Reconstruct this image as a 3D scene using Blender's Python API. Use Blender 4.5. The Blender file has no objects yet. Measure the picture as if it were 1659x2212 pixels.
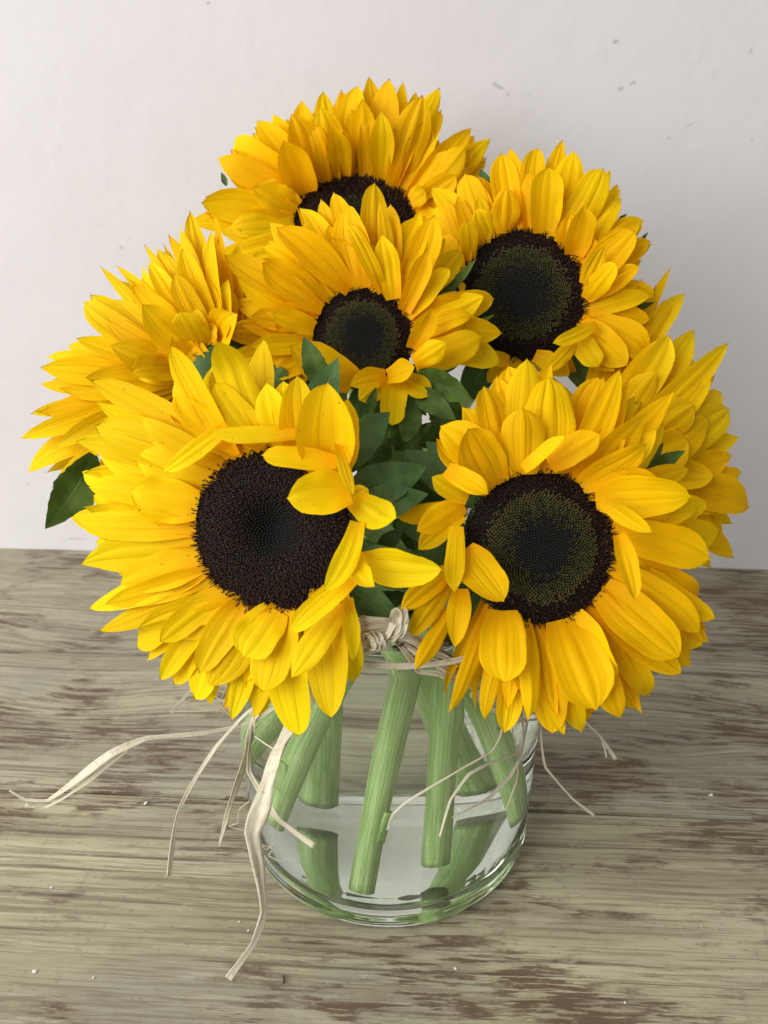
import bpy, bmesh, math, random
from mathutils import Vector, Matrix, Quaternion

# ------------------------------------------------------------------ camera, world, light, exposure
sc = bpy.context.scene
COL = sc.collection
FPX = 2000.0                       # focal length in units of a 1659 x 2212 picture
PITCH = math.radians(27)
CAM = Vector((-0.0025, -0.378, 0.376))
cd = bpy.data.cameras.new('camera'); cam = bpy.data.objects.new('camera', cd); COL.objects.link(cam)
cam.location = CAM; cam.rotation_euler = (math.radians(90) - PITCH, 0, 0)
cd.sensor_fit = 'VERTICAL'; cd.sensor_height = 24.0; cd.lens = 24.0 * FPX / 2212.0
cd.clip_start = 0.01; cd.clip_end = 50
cd.dof.use_dof = True; cd.dof.focus_distance = 0.40; cd.dof.aperture_fstop = 11
sc.camera = cam

w = bpy.data.worlds.new('World'); sc.world = w; w.use_nodes = True
bg = w.node_tree.nodes['Background']
bg.inputs[0].default_value = (0.97, 0.98, 1.0, 1); bg.inputs[1].default_value = 0.40

def area(name, loc, target, sx, sy, power, col):
    ld = bpy.data.lights.new(name, 'AREA'); ld.shape = 'RECTANGLE'; ld.size = sx; ld.size_y = sy
    ld.energy = power; ld.color = col
    o = bpy.data.objects.new(name, ld); COL.objects.link(o); o.location = loc
    o.rotation_euler = (Vector(target) - Vector(loc)).to_track_quat('-Z', 'Y').to_euler()
    return o
area('window_light', (-1.50, -0.95, 1.08), (0.0, 0.08, 0.17), 2.0, 1.8, 58, (1.0, 0.985, 0.965))

sc.view_settings.view_transform = 'Standard'; sc.view_settings.look = 'None'
sc.view_settings.exposure = 0.0; sc.view_settings.gamma = 1.0; sc.view_settings.use_curve_mapping = False
cy = sc.cycles
cy.max_bounces = 14; cy.transmission_bounces = 12; cy.diffuse_bounces = 4; cy.glossy_bounces = 6
cy.use_adaptive_sampling = True; cy.adaptive_threshold = 0.02
cy.transparent_max_bounces = 16; cy.caustics_reflective = True; cy.caustics_refractive = True
cy.blur_glossy = 0.3; cy.sample_clamp_indirect = 6.0
try:
    cy.use_denoising = True; cy.denoiser = 'OPENIMAGEDENOISE'
except Exception: pass

# ------------------------------------------------------------------ helpers
RT = Vector((1, 0, 0)); FW = Vector((0, math.cos(PITCH), -math.sin(PITCH))); UP = Vector((0, math.sin(PITCH), math.cos(PITCH)))
def ray(p): return FW + RT * ((p[0] - 829.5) / FPX) - UP * ((p[1] - 1106.0) / FPX)
def at(p, d): return CAM + ray(p) * d                        # sight line, d metres along the optical axis
def on_plane(p, P0, n):
    r = ray(p); return CAM + r * ((P0 - CAM).dot(n) / r.dot(n))
def on_ground(p, z=0.0): return on_plane(p, Vector((0, 0, z)), Vector((0, 0, 1)))
SHEET = {1: (411.5, 137.2, .4134), 2: (27.4, 411.5, .3472), 3: (466.3, 356.6, .3638), 4: (905.2, 274.3, .3472),
         5: (137.2, 740.6, .496), 6: (850.3, 740.6, .4874), 7: (466.3, 1316.6, .463), 8: (0, 1371.5, .4299), 9: (713.2, 1261.8, .1984), 0: (0, 0, 1)}
def V(s, x, y): a = SHEET[s]; return (a[0] + a[2] * x, a[1] + a[2] * y)

def tag(o, label=None, cat=None, group=None, kind=None):
    for k, v in (('label', label), ('category', cat), ('group', group), ('kind', kind)):
        if v: o[k] = v
    return o
def mesh_obj(name, verts, faces, mat, parent=None, smooth=True, uvs=None, mats=None, fmat=None):
    me = bpy.data.meshes.new(name); me.from_pydata([tuple(v) for v in verts], [], faces)
    if uvs:
        ul = me.uv_layers.new(name='UVMap')
        for l in me.loops: ul.data[l.index].uv = uvs[l.vertex_index]
    for m in (mats or [mat]): me.materials.append(m)
    if fmat: me.polygons.foreach_set('material_index', fmat)
    if smooth: me.polygons.foreach_set('use_smooth', [True] * len(me.polygons))
    me.update()
    o = bpy.data.objects.new(name, me); COL.objects.link(o)
    if parent:
        o.parent = parent; o.matrix_parent_inverse = parent.matrix_world.inverted()
    return o
def empty(name, loc):
    o = bpy.data.objects.new(name, None); COL.objects.link(o); o.location = loc; o.empty_display_size = .02
    o.matrix_world = Matrix.Translation(loc); return o
def lerp(a, b, t): return a + (b - a) * t
def table(xs, ys, x):
    for i in range(len(xs) - 1):
        if x <= xs[i + 1]:
            t = (x - xs[i]) / (xs[i + 1] - xs[i]); t = t * t * (3 - 2 * t) * .4 + t * .6
            return lerp(ys[i], ys[i + 1], t)
    return ys[-1]
def catmull(P, n):
    P = [Vector(p) for p in P]; Q = [P[0] * 2 - P[1]] + P + [P[-1] * 2 - P[-2]]; out = []
    segs = len(P) - 1
    for i in range(segs):
        a, b, c, d = Q[i:i + 4]
        for k in range(n):
            t = k / n
            out.append(.5 * ((2 * b) + (c - a) * t + (2 * a - 5 * b + 4 * c - d) * t * t + (3 * b - a - 3 * c + d) * t ** 3))
    out.append(P[-1]); return out
def tube(path, radii, sides=12, ridge=0.0, cap=True):
    vs, fs = [], []; N = len(path); ref = Vector((0, 1, 0.1)).normalized()
    for i, p in enumerate(path):
        T = (path[min(i + 1, N - 1)] - path[max(i - 1, 0)]).normalized()
        X = T.cross(ref).normalized(); Y = X.cross(T)
        r = radii[i] if hasattr(radii, '__len__') else radii
        for k in range(sides):
            a = 2 * math.pi * k / sides; rr = r * (1 + ridge * math.cos(a * 6 + i * .02))
            vs.append(p + X * math.cos(a) * rr + Y * math.sin(a) * rr)
    for i in range(N - 1):
        for k in range(sides):
            k2 = (k + 1) % sides
            fs.append((i * sides + k, i * sides + k2, (i + 1) * sides + k2, (i + 1) * sides + k))
    if cap:
        fs.append(tuple(range(sides))[::-1]); fs.append(tuple((N - 1) * sides + k for k in range(sides)))
    return vs, fs
def lathe(profile, seg=96, axis_close=True):
    vs, fs = [], []; rings = []
    for r, z in profile:
        if r < 1e-6: rings.append([len(vs)]); vs.append(Vector((0, 0, z)))
        else:
            rings.append(list(range(len(vs), len(vs) + seg)))
            vs += [Vector((r * math.cos(2 * math.pi * k / seg), r * math.sin(2 * math.pi * k / seg), z)) for k in range(seg)]
    for A, B in zip(rings, rings[1:]):
        for k in range(seg):
            k2 = (k + 1) % seg
            if len(A) == 1 and len(B) == 1: continue
            if len(A) == 1: fs.append((A[0], B[k2], B[k]))
            elif len(B) == 1: fs.append((A[k], A[k2], B[0]))
            else: fs.append((A[k], A[k2], B[k2], B[k]))
    return vs, fs

# ------------------------------------------------------------------ materials
class NT:
    def __init__(s, name):
        s.m = bpy.data.materials.new(name); s.m.use_nodes = True; s.t = s.m.node_tree
        s.b = s.t.nodes['Principled BSDF']; s.out = s.t.nodes['Material Output']
    def n(s, typ, ins=None, **kw):
        nd = s.t.nodes.new(typ)
        for k, v in kw.items(): setattr(nd, k, v)
        for k, v in (ins or {}).items(): s.set(nd.inputs[k], v)
        return nd
    def set(s, sock, v):
        if hasattr(v, 'is_linked') or isinstance(v, bpy.types.NodeSocket): s.t.links.new(v, sock)
        else:
            if isinstance(v, (tuple, list)) and len(v) == 3 and sock.type == 'RGBA': v = (*v, 1)
            sock.default_value = v
    def math(s, op, a, b=0.0, c=0.0, clamp=False):
        nd = s.n('ShaderNodeMath', operation=op, use_clamp=clamp); s.set(nd.inputs[0], a); s.set(nd.inputs[1], b); s.set(nd.inputs[2], c); return nd.outputs[0]
    def mix(s, f, a, b, blend='MIX'):
        nd = s.n('ShaderNodeMix', data_type='RGBA', blend_type=blend); s.set(nd.inputs[0], f); s.set(nd.inputs[6], a); s.set(nd.inputs[7], b); return nd.outputs[2]
    def step(s, x, lo, hi, a=0.0, b=1.0):
        nd = s.n('ShaderNodeMapRange', interpolation_type='SMOOTHSTEP'); s.set(nd.inputs[0], x)
        for i, v in zip((1, 2, 3, 4), (lo, hi, a, b)): s.set(nd.inputs[i], v)
        return nd.outputs[0]
    def noise(s, vec, scale, detail=3, rough=.55, dist=0.0):
        nd = s.n('ShaderNodeTexNoise', {'Vector': vec, 'Scale': scale, 'Detail': detail, 'Roughness': rough, 'Distortion': dist}); return nd.outputs['Fac']
    def xyz(s, x, y, z=0.0):
        nd = s.n('ShaderNodeCombineXYZ'); s.set(nd.inputs[0], x); s.set(nd.inputs[1], y); s.set(nd.inputs[2], z); return nd.outputs[0]
    def sep(s, v):
        nd = s.n('ShaderNodeSeparateXYZ'); s.set(nd.inputs[0], v); return nd.outputs
    def bump(s, h, strength, dist=.001):
        nd = s.n('ShaderNodeBump', {'Height': h, 'Strength': strength, 'Distance': dist}); return nd.outputs[0]

def petal_material(name, base, mid, tip, specks=False, transl=.28):
    t = NT(name)
    uv = t.sep(t.n('ShaderNodeUVMap').outputs[0]); rnd = t.n('ShaderNodeObjectInfo').outputs['Random']
    u, s = uv[0], uv[1]
    off = t.math('MULTIPLY', rnd, 37.0)
    vein = t.noise(t.xyz(t.math('MULTIPLY', u, 22), t.math('MULTIPLY', s, 1.1), off), 1.0, 3)
    broad = t.noise(t.xyz(t.math('MULTIPLY', u, 5), t.math('MULTIPLY', s, 1.5), t.math('ADD', off, 9)), 1.0, 2)
    c = t.mix(t.step(s, .0, .38), base, mid)
    c = t.mix(t.math('MULTIPLY', t.step(s, .45, 1.0), t.step(rnd, 0, 1, .35, 1.0)), c, tip)
    c = t.mix(t.math('MULTIPLY', t.step(vein, .5, .32), .30), c, t.mix(.5, c, (.72, .36, .0)))
    c = t.mix(t.math('MULTIPLY', t.step(broad, .45, .75), .30), c, tip)
    hs = t.n('ShaderNodeHueSaturation', {'Color': c, 'Hue': t.step(rnd, 0, 1, .492, .506), 'Value': t.step(t.noise(t.xyz(off, 3.1, 0), 5.0, 0), .3, .7, .90, 1.06)}); c = hs.outputs[0]
    if specks:
        v = t.n('ShaderNodeTexVoronoi', {'Vector': t.xyz(t.math('MULTIPLY', u, 4.5), t.math('MULTIPLY', s, 9), off), 'Scale': 1.0, 'Randomness': 1.0})
        big = t.noise(t.xyz(t.math('MULTIPLY', u, 3), t.math('MULTIPLY', s, 5), off), 1.0, 2)
        c = t.mix(t.math('MULTIPLY', t.step(v.outputs['Distance'], .15, .05), t.step(big, .52, .6)), c, (.38, .19, .01))
    t.set(t.b.inputs['Base Color'], c); t.set(t.b.inputs['Roughness'], .6); t.set(t.b.inputs['Specular IOR Level'], .10)
    wu = t.math('ADD', u, t.math('MULTIPLY', t.math('SUBTRACT', broad, .5), .10))
    au = t.math('ABSOLUTE', t.math('SUBTRACT', wu, .5)); c0 = t.step(t.noise(t.xyz(off, 1.7, 5), 7.0, 0), .3, .7, .08, .17)
    def groove(pos, wd): return t.step(t.math('ABSOLUTE', t.math('SUBTRACT', au, pos)), 0.0, wd, 1.0, 0.0)
    gr = t.math('ADD', groove(c0, .045), t.math('MULTIPLY', groove(t.math('MULTIPLY', c0, 2.3), .04), .6))
    gr = t.math('MULTIPLY', gr, t.step(s, .05, .35))
    h = t.math('SUBTRACT', t.math('ADD', t.math('MULTIPLY', vein, .5), t.math('MULTIPLY', broad, .6)), t.math('MULTIPLY', gr, .9))
    nrm = t.bump(h, t.step(t.noise(t.xyz(off, 8.1, 2), 6.0, 0), .35, .65, .10, .42), .0008); t.set(t.b.inputs['Normal'], nrm)
    tr = t.n('ShaderNodeBsdfTranslucent', {'Color': c, 'Normal': nrm})
    mx = t.n('ShaderNodeMixShader', {0: transl}); t.t.links.new(t.b.outputs[0], mx.inputs[1]); t.t.links.new(tr.outputs[0], mx.inputs[2])
    t.t.links.new(mx.outputs[0], t.out.inputs[0]); return t.m
M = {}
M['petal_gold'] = petal_material('petal_gold', (.92, .46, .000), (.95, .575, .000), (.95, .615, .002))
M['petal_lemon'] = petal_material('petal_lemon', (.94, .49, .000), (.95, .645, .001), (.92, .70, .004), specks=True)
M['petal_side'] = petal_material('petal_side', (.93, .49, .000), (.95, .59, .001), (.95, .645, .006))

def plain(name, col, rough=.6, var=.25, scale=300, spec=.3, bump=.3, transl=0):
    t = NT(name); oc = t.n('ShaderNodeTexCoord').outputs['Object']
    nz = t.noise(oc, scale, 3); c = t.mix(t.step(nz, .3, .7), tuple(x * (1 - var) for x in col), tuple(min(1, x * (1 + var)) for x in col))
    t.set(t.b.inputs['Base Color'], c); t.set(t.b.inputs['Roughness'], rough); t.set(t.b.inputs['Specular IOR Level'], spec)
    if bump: t.set(t.b.inputs['Normal'], t.bump(nz, bump, .001))
    if transl:
        tr = t.n('ShaderNodeBsdfTranslucent', {'Color': c}); mx = t.n('ShaderNodeMixShader', {0: transl})
        t.t.links.new(t.b.outputs[0], mx.inputs[1]); t.t.links.new(tr.outputs[0], mx.inputs[2]); t.t.links.new(mx.outputs[0], t.out.inputs[0])
    return t.m
M['disc_core'] = plain('disc_core', (.008, .006, .004), .8, .3, 800)
M['floret_brown'] = plain('floret_brown', (.020, .0075, .004), .6, .5, 500, .25)
M['floret_rust'] = plain('floret_rust', (.085, .030, .010), .6, .5, 700, .25)
M['floret_olive'] = plain('floret_olive', (.100, .088, .020), .6, .3, 500, .2)
M['floret_dark'] = plain('floret_dark', (.0060, .0060, .0048), .65, .4, 900, .2)
M['floret_core'] = plain('floret_core', (.0105, .0115, .0095), .6, .4, 900, .25)
M['floret_moss'] = plain('floret_moss', (.034, .034, .010), .7, .4, 700, .15)
M['floret_maroon'] = plain('floret_maroon', (.036, .013, .009), .6, .5, 500, .25)
def green_material(name, a, b, transl=.15):
    t = NT(name); uv = t.sep(t.n('ShaderNodeUVMap').outputs[0]); oc = t.n('ShaderNodeTexCoord').outputs['Object']
    n1 = t.noise(oc, 120, 4); c = t.mix(t.step(n1, .3, .7), a, b)
    au = t.math('ABSOLUTE', t.math('SUBTRACT', uv[0], .5))
    side = t.math('ABSOLUTE', t.math('SINE', t.math('MULTIPLY', t.math('SUBTRACT', uv[1], t.math('MULTIPLY', au, .6)), 26)))
    vein = t.math('MAXIMUM', t.step(au, .035, .0), t.math('MULTIPLY', t.step(side, .14, .0), .6))
    c = t.mix(t.math('MULTIPLY', vein, .6), c, (.13, .22, .07))
    t.set(t.b.inputs['Base Color'], c); t.set(t.b.inputs['Roughness'], .6); t.set(t.b.inputs['Specular IOR Level'], .3)
    t.set(t.b.inputs['Normal'], t.bump(t.math('SUBTRACT', n1, t.math('MULTIPLY', vein, .5)), .5, .0012))
    tr = t.n('ShaderNodeBsdfTranslucent', {'Color': c}); mx = t.n('ShaderNodeMixShader', {0: transl})
    t.t.links.new(t.b.outputs[0], mx.inputs[1]); t.t.links.new(tr.outputs[0], mx.inputs[2]); t.t.links.new(mx.outputs[0], t.out.inputs[0]); return t.m
M['leaf'] = green_material('leaf', (.048, .098, .011), (.096, .168, .022))
M['bract'] = green_material('bract', (.05, .11, .025), (.09, .17, .045))
def stem_material():
    t = NT('stem'); uv = t.sep(t.n('ShaderNodeUVMap').outputs[0]); oc = t.n('ShaderNodeTexCoord').outputs['Object']
    st = t.noise(t.xyz(t.math('MULTIPLY', uv[0], 15), t.math('MULTIPLY', uv[1], .9), 0), 1.0, 4, .65)
    n2 = t.noise(oc, 260, 3)
    c = t.mix(t.step(st, .35, .65), (.40, .68, .17), (.72, .93, .42)); c = t.mix(t.math('MULTIPLY', t.step(n2, .55, .75), .35), c, (.66, .84, .46))
    t.set(t.b.inputs['Base Color'], c); t.set(t.b.inputs['Roughness'], .5); t.set(t.b.inputs['Sheen Weight'], .35); t.set(t.b.inputs['Sheen Tint'], (.85, 1, .75))
    
    t.set(t.b.inputs['Normal'], t.bump(t.math('ADD', st, t.math('MULTIPLY', t.noise(oc, 900, 2), .6)), .6, .001)); return t.m
M['stem'] = stem_material()
M['stem_cut'] = plain('stem_cut', (.45, .50, .28), .7, .2, 600)
def raffia_material():
    t = NT('raffia'); uv = t.sep(t.n('ShaderNodeUVMap').outputs[0]); rnd = t.n('ShaderNodeObjectInfo').outputs['Random']
    st = t.noise(t.xyz(t.math('MULTIPLY', uv[0], 9), t.math('MULTIPLY', uv[1], 4), t.math('MULTIPLY', rnd, 50)), 1.0, 4)
    n2 = t.noise(t.xyz(uv[0], t.math('MULTIPLY', uv[1], 9), t.math('MULTIPLY', rnd, 20)), 1.0, 3)
    c = t.mix(t.step(st, .35, .65), (.80, .71, .50), (.95, .91, .76)); c = t.mix(t.math('MULTIPLY', t.step(n2, .58, .75), .55), c, (.40, .26, .12))
    t.set(t.b.inputs['Base Color'], c); t.set(t.b.inputs['Roughness'], .55)
    nr = t.bump(st, .6, .0008); t.set(t.b.inputs['Normal'], nr)
    tr = t.n('ShaderNodeBsdfTranslucent', {'Color': c}); mx = t.n('ShaderNodeMixShader', {0: .25})
    t.t.links.new(t.b.outputs[0], mx.inputs[1]); t.t.links.new(tr.outputs[0], mx.inputs[2]); t.t.links.new(mx.outputs[0], t.out.inputs[0]); return t.m
M['raffia'] = raffia_material()
def glass_material(name, ior, col):
    t = NT(name); g = t.n('ShaderNodeBsdfGlass', {'Color': col, 'Roughness': 0.0, 'IOR': ior}); t.t.links.new(g.outputs[0], t.out.inputs[0]); return t.m
M['glass'] = glass_material('glass', 1.5, (.985, .995, .99)); M['water'] = glass_material('water', 1.333, (.985, 1.0, .975))

YAW = math.radians(3.2)             # wall and boards run slightly askew to the camera
def wood_material():
    t = NT('weathered_board'); oc = t.sep(t.n('ShaderNodeTexCoord').outputs['Object']); rnd = t.n('ShaderNodeObjectInfo').outputs['Random']
    x, y = oc[0], oc[1]; off = t.math('MULTIPLY', rnd, 17.0)
    wob = t.noise(t.xyz(t.math('MULTIPLY', x, 5), t.math('MULTIPLY', y, 9), off), 1.0, 3)
    yy = t.math('ADD', y, t.math('MULTIPLY', t.math('SUBTRACT', wob, .5), .007))
    for kx, ky, rx, ry, am in ((-.215, .150, .075, .036, .015), (-.20, .082, .05, .022, .012), (.27, .105, .07, .04, .015), (.17, .055, .03, .012, .008)):
        dx = t.math('DIVIDE', t.math('SUBTRACT', x, kx), rx); dy = t.math('DIVIDE', t.math('SUBTRACT', y, ky), ry)
        e = t.math('EXPONENT', t.math('MULTIPLY', t.math('ADD', t.math('MULTIPLY', dx, dx), t.math('MULTIPLY', dy, dy)), -1.0))
        yy = t.math('ADD', yy, t.math('MULTIPLY', e, am))
    def sn(kx, ky, z, d=3, dist=0.0): return t.noise(t.xyz(t.math('MULTIPLY', x, kx), t.math('MULTIPLY', yy, ky), t.math('ADD', off, z)), 1.0, d, .6, dist)
    tone = sn(3.5, 30, 0.0, 5); cool = t.noise(t.xyz(t.math('MULTIPLY', x, 6), t.math('MULTIPLY', y, 10), off), 1.0, 4, .6)
    board = t.step(y, seam_y[1] - .001, seam_y[1] + .001)            # the boards towards the wall have weathered greyer
    c = t.mix(t.step(tone, .32, .66), (.335, .302, .190), (.525, .487, .318))
    c = t.mix(t.math('MULTIPLY', t.step(cool, .46, .62), .50), c, (.30, .285, .235))
    c = t.mix(t.math('MULTIPLY', board, .35), c, (.30, .285, .23))
    fine = sn(15, 640, 3.0, 5); mid = sn(32, 340, 5.0, 5)
    patch = t.noise(t.xyz(t.math('MULTIPLY', x, 9), t.math('MULTIPLY', y, 19), t.math('ADD', off, 4)), 1.0, 6, .68)
    c = t.mix(t.math('MULTIPLY', t.step(fine, .50, .41), .50), c, (.165, .130, .075))
    c = t.mix(t.math('MULTIPLY', t.step(sn(12, 300, 13.0, 5), .45, .36), .38), c, (.18, .14, .095))
    c = t.mix(t.math('MULTIPLY', t.step(patch, .51, .66), .50), c, (.205, .145, .090))
    c = t.mix(t.math('MULTIPLY', t.math('MULTIPLY', t.step(mid, .48, .53), t.step(patch, .46, .57)), .82), c, (.105, .058, .030))
    c = t.mix(t.math('MULTIPLY', t.step(sn(3.4, 300, 21.0, 5), .605, .62), .60), c, (.09, .062, .040))
    c = t.mix(t.math('MULTIPLY', t.step(sn(16, 170, 12.0, 5), .58, .68), .42), c, (.54, .50, .37))
    c = t.mix(t.math('MULTIPLY', t.step(t.noise(t.xyz(t.math('MULTIPLY', x, 60), t.math('MULTIPLY', y, 110), off), 1.0, 6, .8), .56, .70), .50), c, (.52, .48, .35))
    c = t.mix(t.math('MULTIPLY', t.step(t.noise(t.xyz(t.math('MULTIPLY', x, 150), t.math('MULTIPLY', y, 35), off), 1.0, 4, .7), .58, .70), .28), c, (.22, .18, .12))
    c = t.mix(t.math('MULTIPLY', t.step(t.noise(t.xyz(t.math('MULTIPLY', x, 170), t.math('MULTIPLY', y, 620), off), 1.0, 4, .75), .58, .66), .45), c, (.14, .105, .07))
    rings = t.math('SINE', t.math('MULTIPLY', yy, 900)); knot = t.noise(t.xyz(t.math('MULTIPLY', x, 14), t.math('MULTIPLY', y, 24), t.math('ADD', off, 7)), 1.0, 2)
    c = t.mix(t.math('MULTIPLY', t.math('MULTIPLY', t.step(rings, .55, 1.0), t.step(knot, .5, .62)), .4), c, (.12, .085, .06))
    t.set(t.b.inputs['Base Color'], c); t.set(t.b.inputs['Roughness'], t.step(tone, .3, .7, .42, .56)); t.set(t.b.inputs['Specular IOR Level'], .4)
    t.set(t.b.inputs['Normal'], t.bump(t.math('ADD', fine, t.math('MULTIPLY', mid, -.4)), .45, .0008)); return t.m
M['gap'] = plain('gap', (.05, .04, .03), .9, .3, 50)
def wall_material():
    t = NT('painted_plaster'); oc = t.n('ShaderNodeTexCoord').outputs['Object']; o = t.sep(oc)
    lum = t.noise(oc, 26, 4, .5); fine = t.noise(oc, 210, 3); big = t.noise(oc, 3.0, 3)
    c = t.mix(t.step(big, .3, .7), (.71, .68, .688), (.75, .725, .733))
    v = t.n('ShaderNodeTexVoronoi', {'Vector': oc, 'Scale': 22.0}); spot = t.noise(oc, 9, 2)
    c = t.mix(t.math('MULTIPLY', t.math('MULTIPLY', t.step(v.outputs['Distance'], .055, .02), t.step(spot, .60, .66)), .5), c, (.35, .34, .32))
    for sx, sz, rx, rz, a, ang in WALL_MARKS:
        ca, sa = math.cos(ang), math.sin(ang)
        dx = t.math('SUBTRACT', o[0], sx); dz = t.math('SUBTRACT', o[2], sz)
        px = t.math('ADD', t.math('MULTIPLY', dx, ca / rx), t.math('MULTIPLY', dz, sa / rx)); pz = t.math('ADD', t.math('MULTIPLY', dx, -sa / rz), t.math('MULTIPLY', dz, ca / rz))
        d = t.math('SQRT', t.math('ADD', t.math('MULTIPLY', px, px), t.math('MULTIPLY', pz, pz)))
        d = t.math('ADD', d, t.math('MULTIPLY', t.math('SUBTRACT', t.noise(oc, 500, 3), .5), 1.6))
        c = t.mix(t.math('MULTIPLY', t.step(d, 1.0, .3), a), c, (.36, .36, .34))
    t.set(t.b.inputs['Base Color'], c); t.set(t.b.inputs['Roughness'], .6); t.set(t.b.inputs['Specular IOR Level'], .25)
    vb = t.n('ShaderNodeTexVoronoi', {'Vector': oc, 'Scale': 75.0, 'Randomness': 1.0}, feature='SMOOTH_F1')
    dots = t.math('MULTIPLY', t.step(vb.outputs['Distance'], .35, .08), t.step(t.noise(oc, 30, 2), .48, .62))
    h = t.math('ADD', t.math('ADD', t.math('MULTIPLY', lum, 2.0), t.math('MULTIPLY', fine, .25)), t.math('MULTIPLY', dots, .22))
    t.set(t.b.inputs['Normal'], t.bump(h, .34, .0014)); return t.m

# ------------------------------------------------------------------ the setting: boards and wall
AX = Vector((math.cos(YAW), -math.sin(YAW), 0)); AY = Vector((math.sin(YAW), math.cos(YAW), 0))
SETROT = Matrix.Rotation(-YAW, 4, 'Z')
seam_y = [on_ground((829.5, y)).dot(AY) for y in (2330, 1738, 1432)]
WALLY = on_ground((829.5, 1207)).dot(AY)
edges = [-.62, -.40] + seam_y + [WALLY + .03]
M['wood'] = wood_material()
tb = empty('table_top', (0, 0, 0)); tag(tb, kind='structure')
tb.matrix_world = SETROT
bpy.context.view_layer.update()
for i in range(len(edges) - 1):
    y0, y1 = edges[i] + .0005, edges[i + 1] - .0005
    bm = bmesh.new(); bmesh.ops.create_cube(bm, size=1)
    for v in bm.verts: v.co = Vector((v.co.x * 1.6, (y0 + y1) / 2 + v.co.y * (y1 - y0), -.011 + v.co.z * .022))
    bmesh.ops.bevel(bm, geom=[e for e in bm.edges if abs((e.verts[0].co - e.verts[1].co).x) > .5], offset=.0009, segments=2, affect='EDGES')
    me = bpy.data.meshes.new('board'); bm.to_mesh(me); bm.free(); me.materials.append(M['wood'])
    o = bpy.data.objects.new('board', me); COL.objects.link(o); o.parent = tb
bm = bmesh.new(); bmesh.ops.create_cube(bm, size=1)
for v in bm.verts: v.co = Vector((v.co.x * 1.58, -.15 + v.co.y * .92, -.035 + v.co.z * .02))
me = bpy.data.meshes.new('batten'); bm.to_mesh(me); bm.free(); me.materials.append(M['gap'])
o = bpy.data.objects.new('batten', me); COL.objects.link(o); o.parent = tb

def wall_xz(p):
    q = on_plane(p, AY * WALLY, AY); return q.dot(AX), q.z
WALL_MARKS = []
for px, py, rx, ry, a, ang in ((1075, 186, 22, 5, .5, -.5), (1098, 203, 6, 5, .4, 0), (1145, 203, 5, 4, .3, 0), (1330, 90, 9, 6, .6, .2), (1341, 192, 8, 6, .6, .3), (1367, 180, 8, 5, .65, .3),
                               (1490, 270, 12, 5, .35, .6), (450, 6, 6, 5, .6, 0), (262, 535, 6, 5, .5, 0), (170, 1164, 40, 4, .4, 0), (110, 1110, 5, 6, .3, 0), (1622, 110, 4, 8, .4, 0),
                               (60, 1045, 5, 6, .25, 0), (1570, 1070, 6, 4, .4, 0), (1445, 298, 7, 5, .3, .3), (1625, 300, 5, 7, .3, 0)):
    x, z = wall_xz((px, py)); k = .65 / FPX
    WALL_MARKS.append((x, z, rx * k, ry * k, a, ang))
M['wall'] = wall_material()
bm = bmesh.new(); bmesh.ops.create_cube(bm, size=1)
for v in bm.verts: v.co = Vector((v.co.x * 2.4, WALLY + .03 + v.co.y * .06, .60 + v.co.z * 1.32))
me = bpy.data.meshes.new('wall'); bm.to_mesh(me); bm.free(); me.materials.append(M['wall'])
wl = bpy.data.objects.new('wall', me); COL.objects.link(wl); wl.matrix_world = SETROT; tag(wl, kind='structure')

# ------------------------------------------------------------------ glass vase with water
VY = -.005
prof_o = [(0, .0030), (.050, .0028), (.062, .0012), (.0675, .0002), (.0712, .0014), (.0732, .0050), (.0738, .012), (.0745, .040), (.0755, .080), (.0765, .120), (.0774, .150), (.0780, .1645)]
prof_i = [(.0766, .1665), (.0752, .1645), (.0746, .150), (.0738, .120), (.0728, .080), (.0718, .040), (.0713, .021), (.0710, .0160), (.0690, .0140), (.050, .0135), (0, .0132)]
def smooth_prof(p, n=4):
    c = catmull([Vector((r, 0, z)) for r, z in p], n); return [(max(0.0, v.x), v.z) for v in c]
po, pi_ = smooth_prof(prof_o), smooth_prof(prof_i)
po[0] = (0, po[0][1]); pi_[-1] = (0, pi_[-1][1])
vase = empty('glass_vase', (0, VY, 0)); bpy.context.view_layer.update(); tag(vase, 'clear cylindrical glass vase of water holding all the sunflower stems', 'vase')
vs, fs = lathe(po + pi_, 144); vs = [v + Vector((0, VY, 0)) for v in vs]
o = mesh_obj('glass_body', vs, fs, M['glass'], vase)
WATER = .1585
wp = []
for r, z in reversed(pi_):
    if z > WATER: break
    wp.append((r + .0006 if r > 0 else 0, z - .0006 if r < .066 else z))
wp[0] = (0, wp[0][1])
rw = wp[-1][0]
wp = wp + [(rw - .004, WATER), (rw * .5, WATER - .0004), (0, WATER - .0004)]
vs, fs = lathe(wp, 144); vs = [v + Vector((0, VY, 0)) for v in vs]
wo = mesh_obj('water', vs, fs, M['water']); tag(wo, 'clear water filling the glass vase around the green stems', 'water')
for ob in (o, wo):
    bm = bmesh.new(); bm.from_mesh(ob.data); bmesh.ops.recalc_face_normals(bm, faces=bm.faces); bm.to_mesh(ob.data); bm.free()

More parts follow.
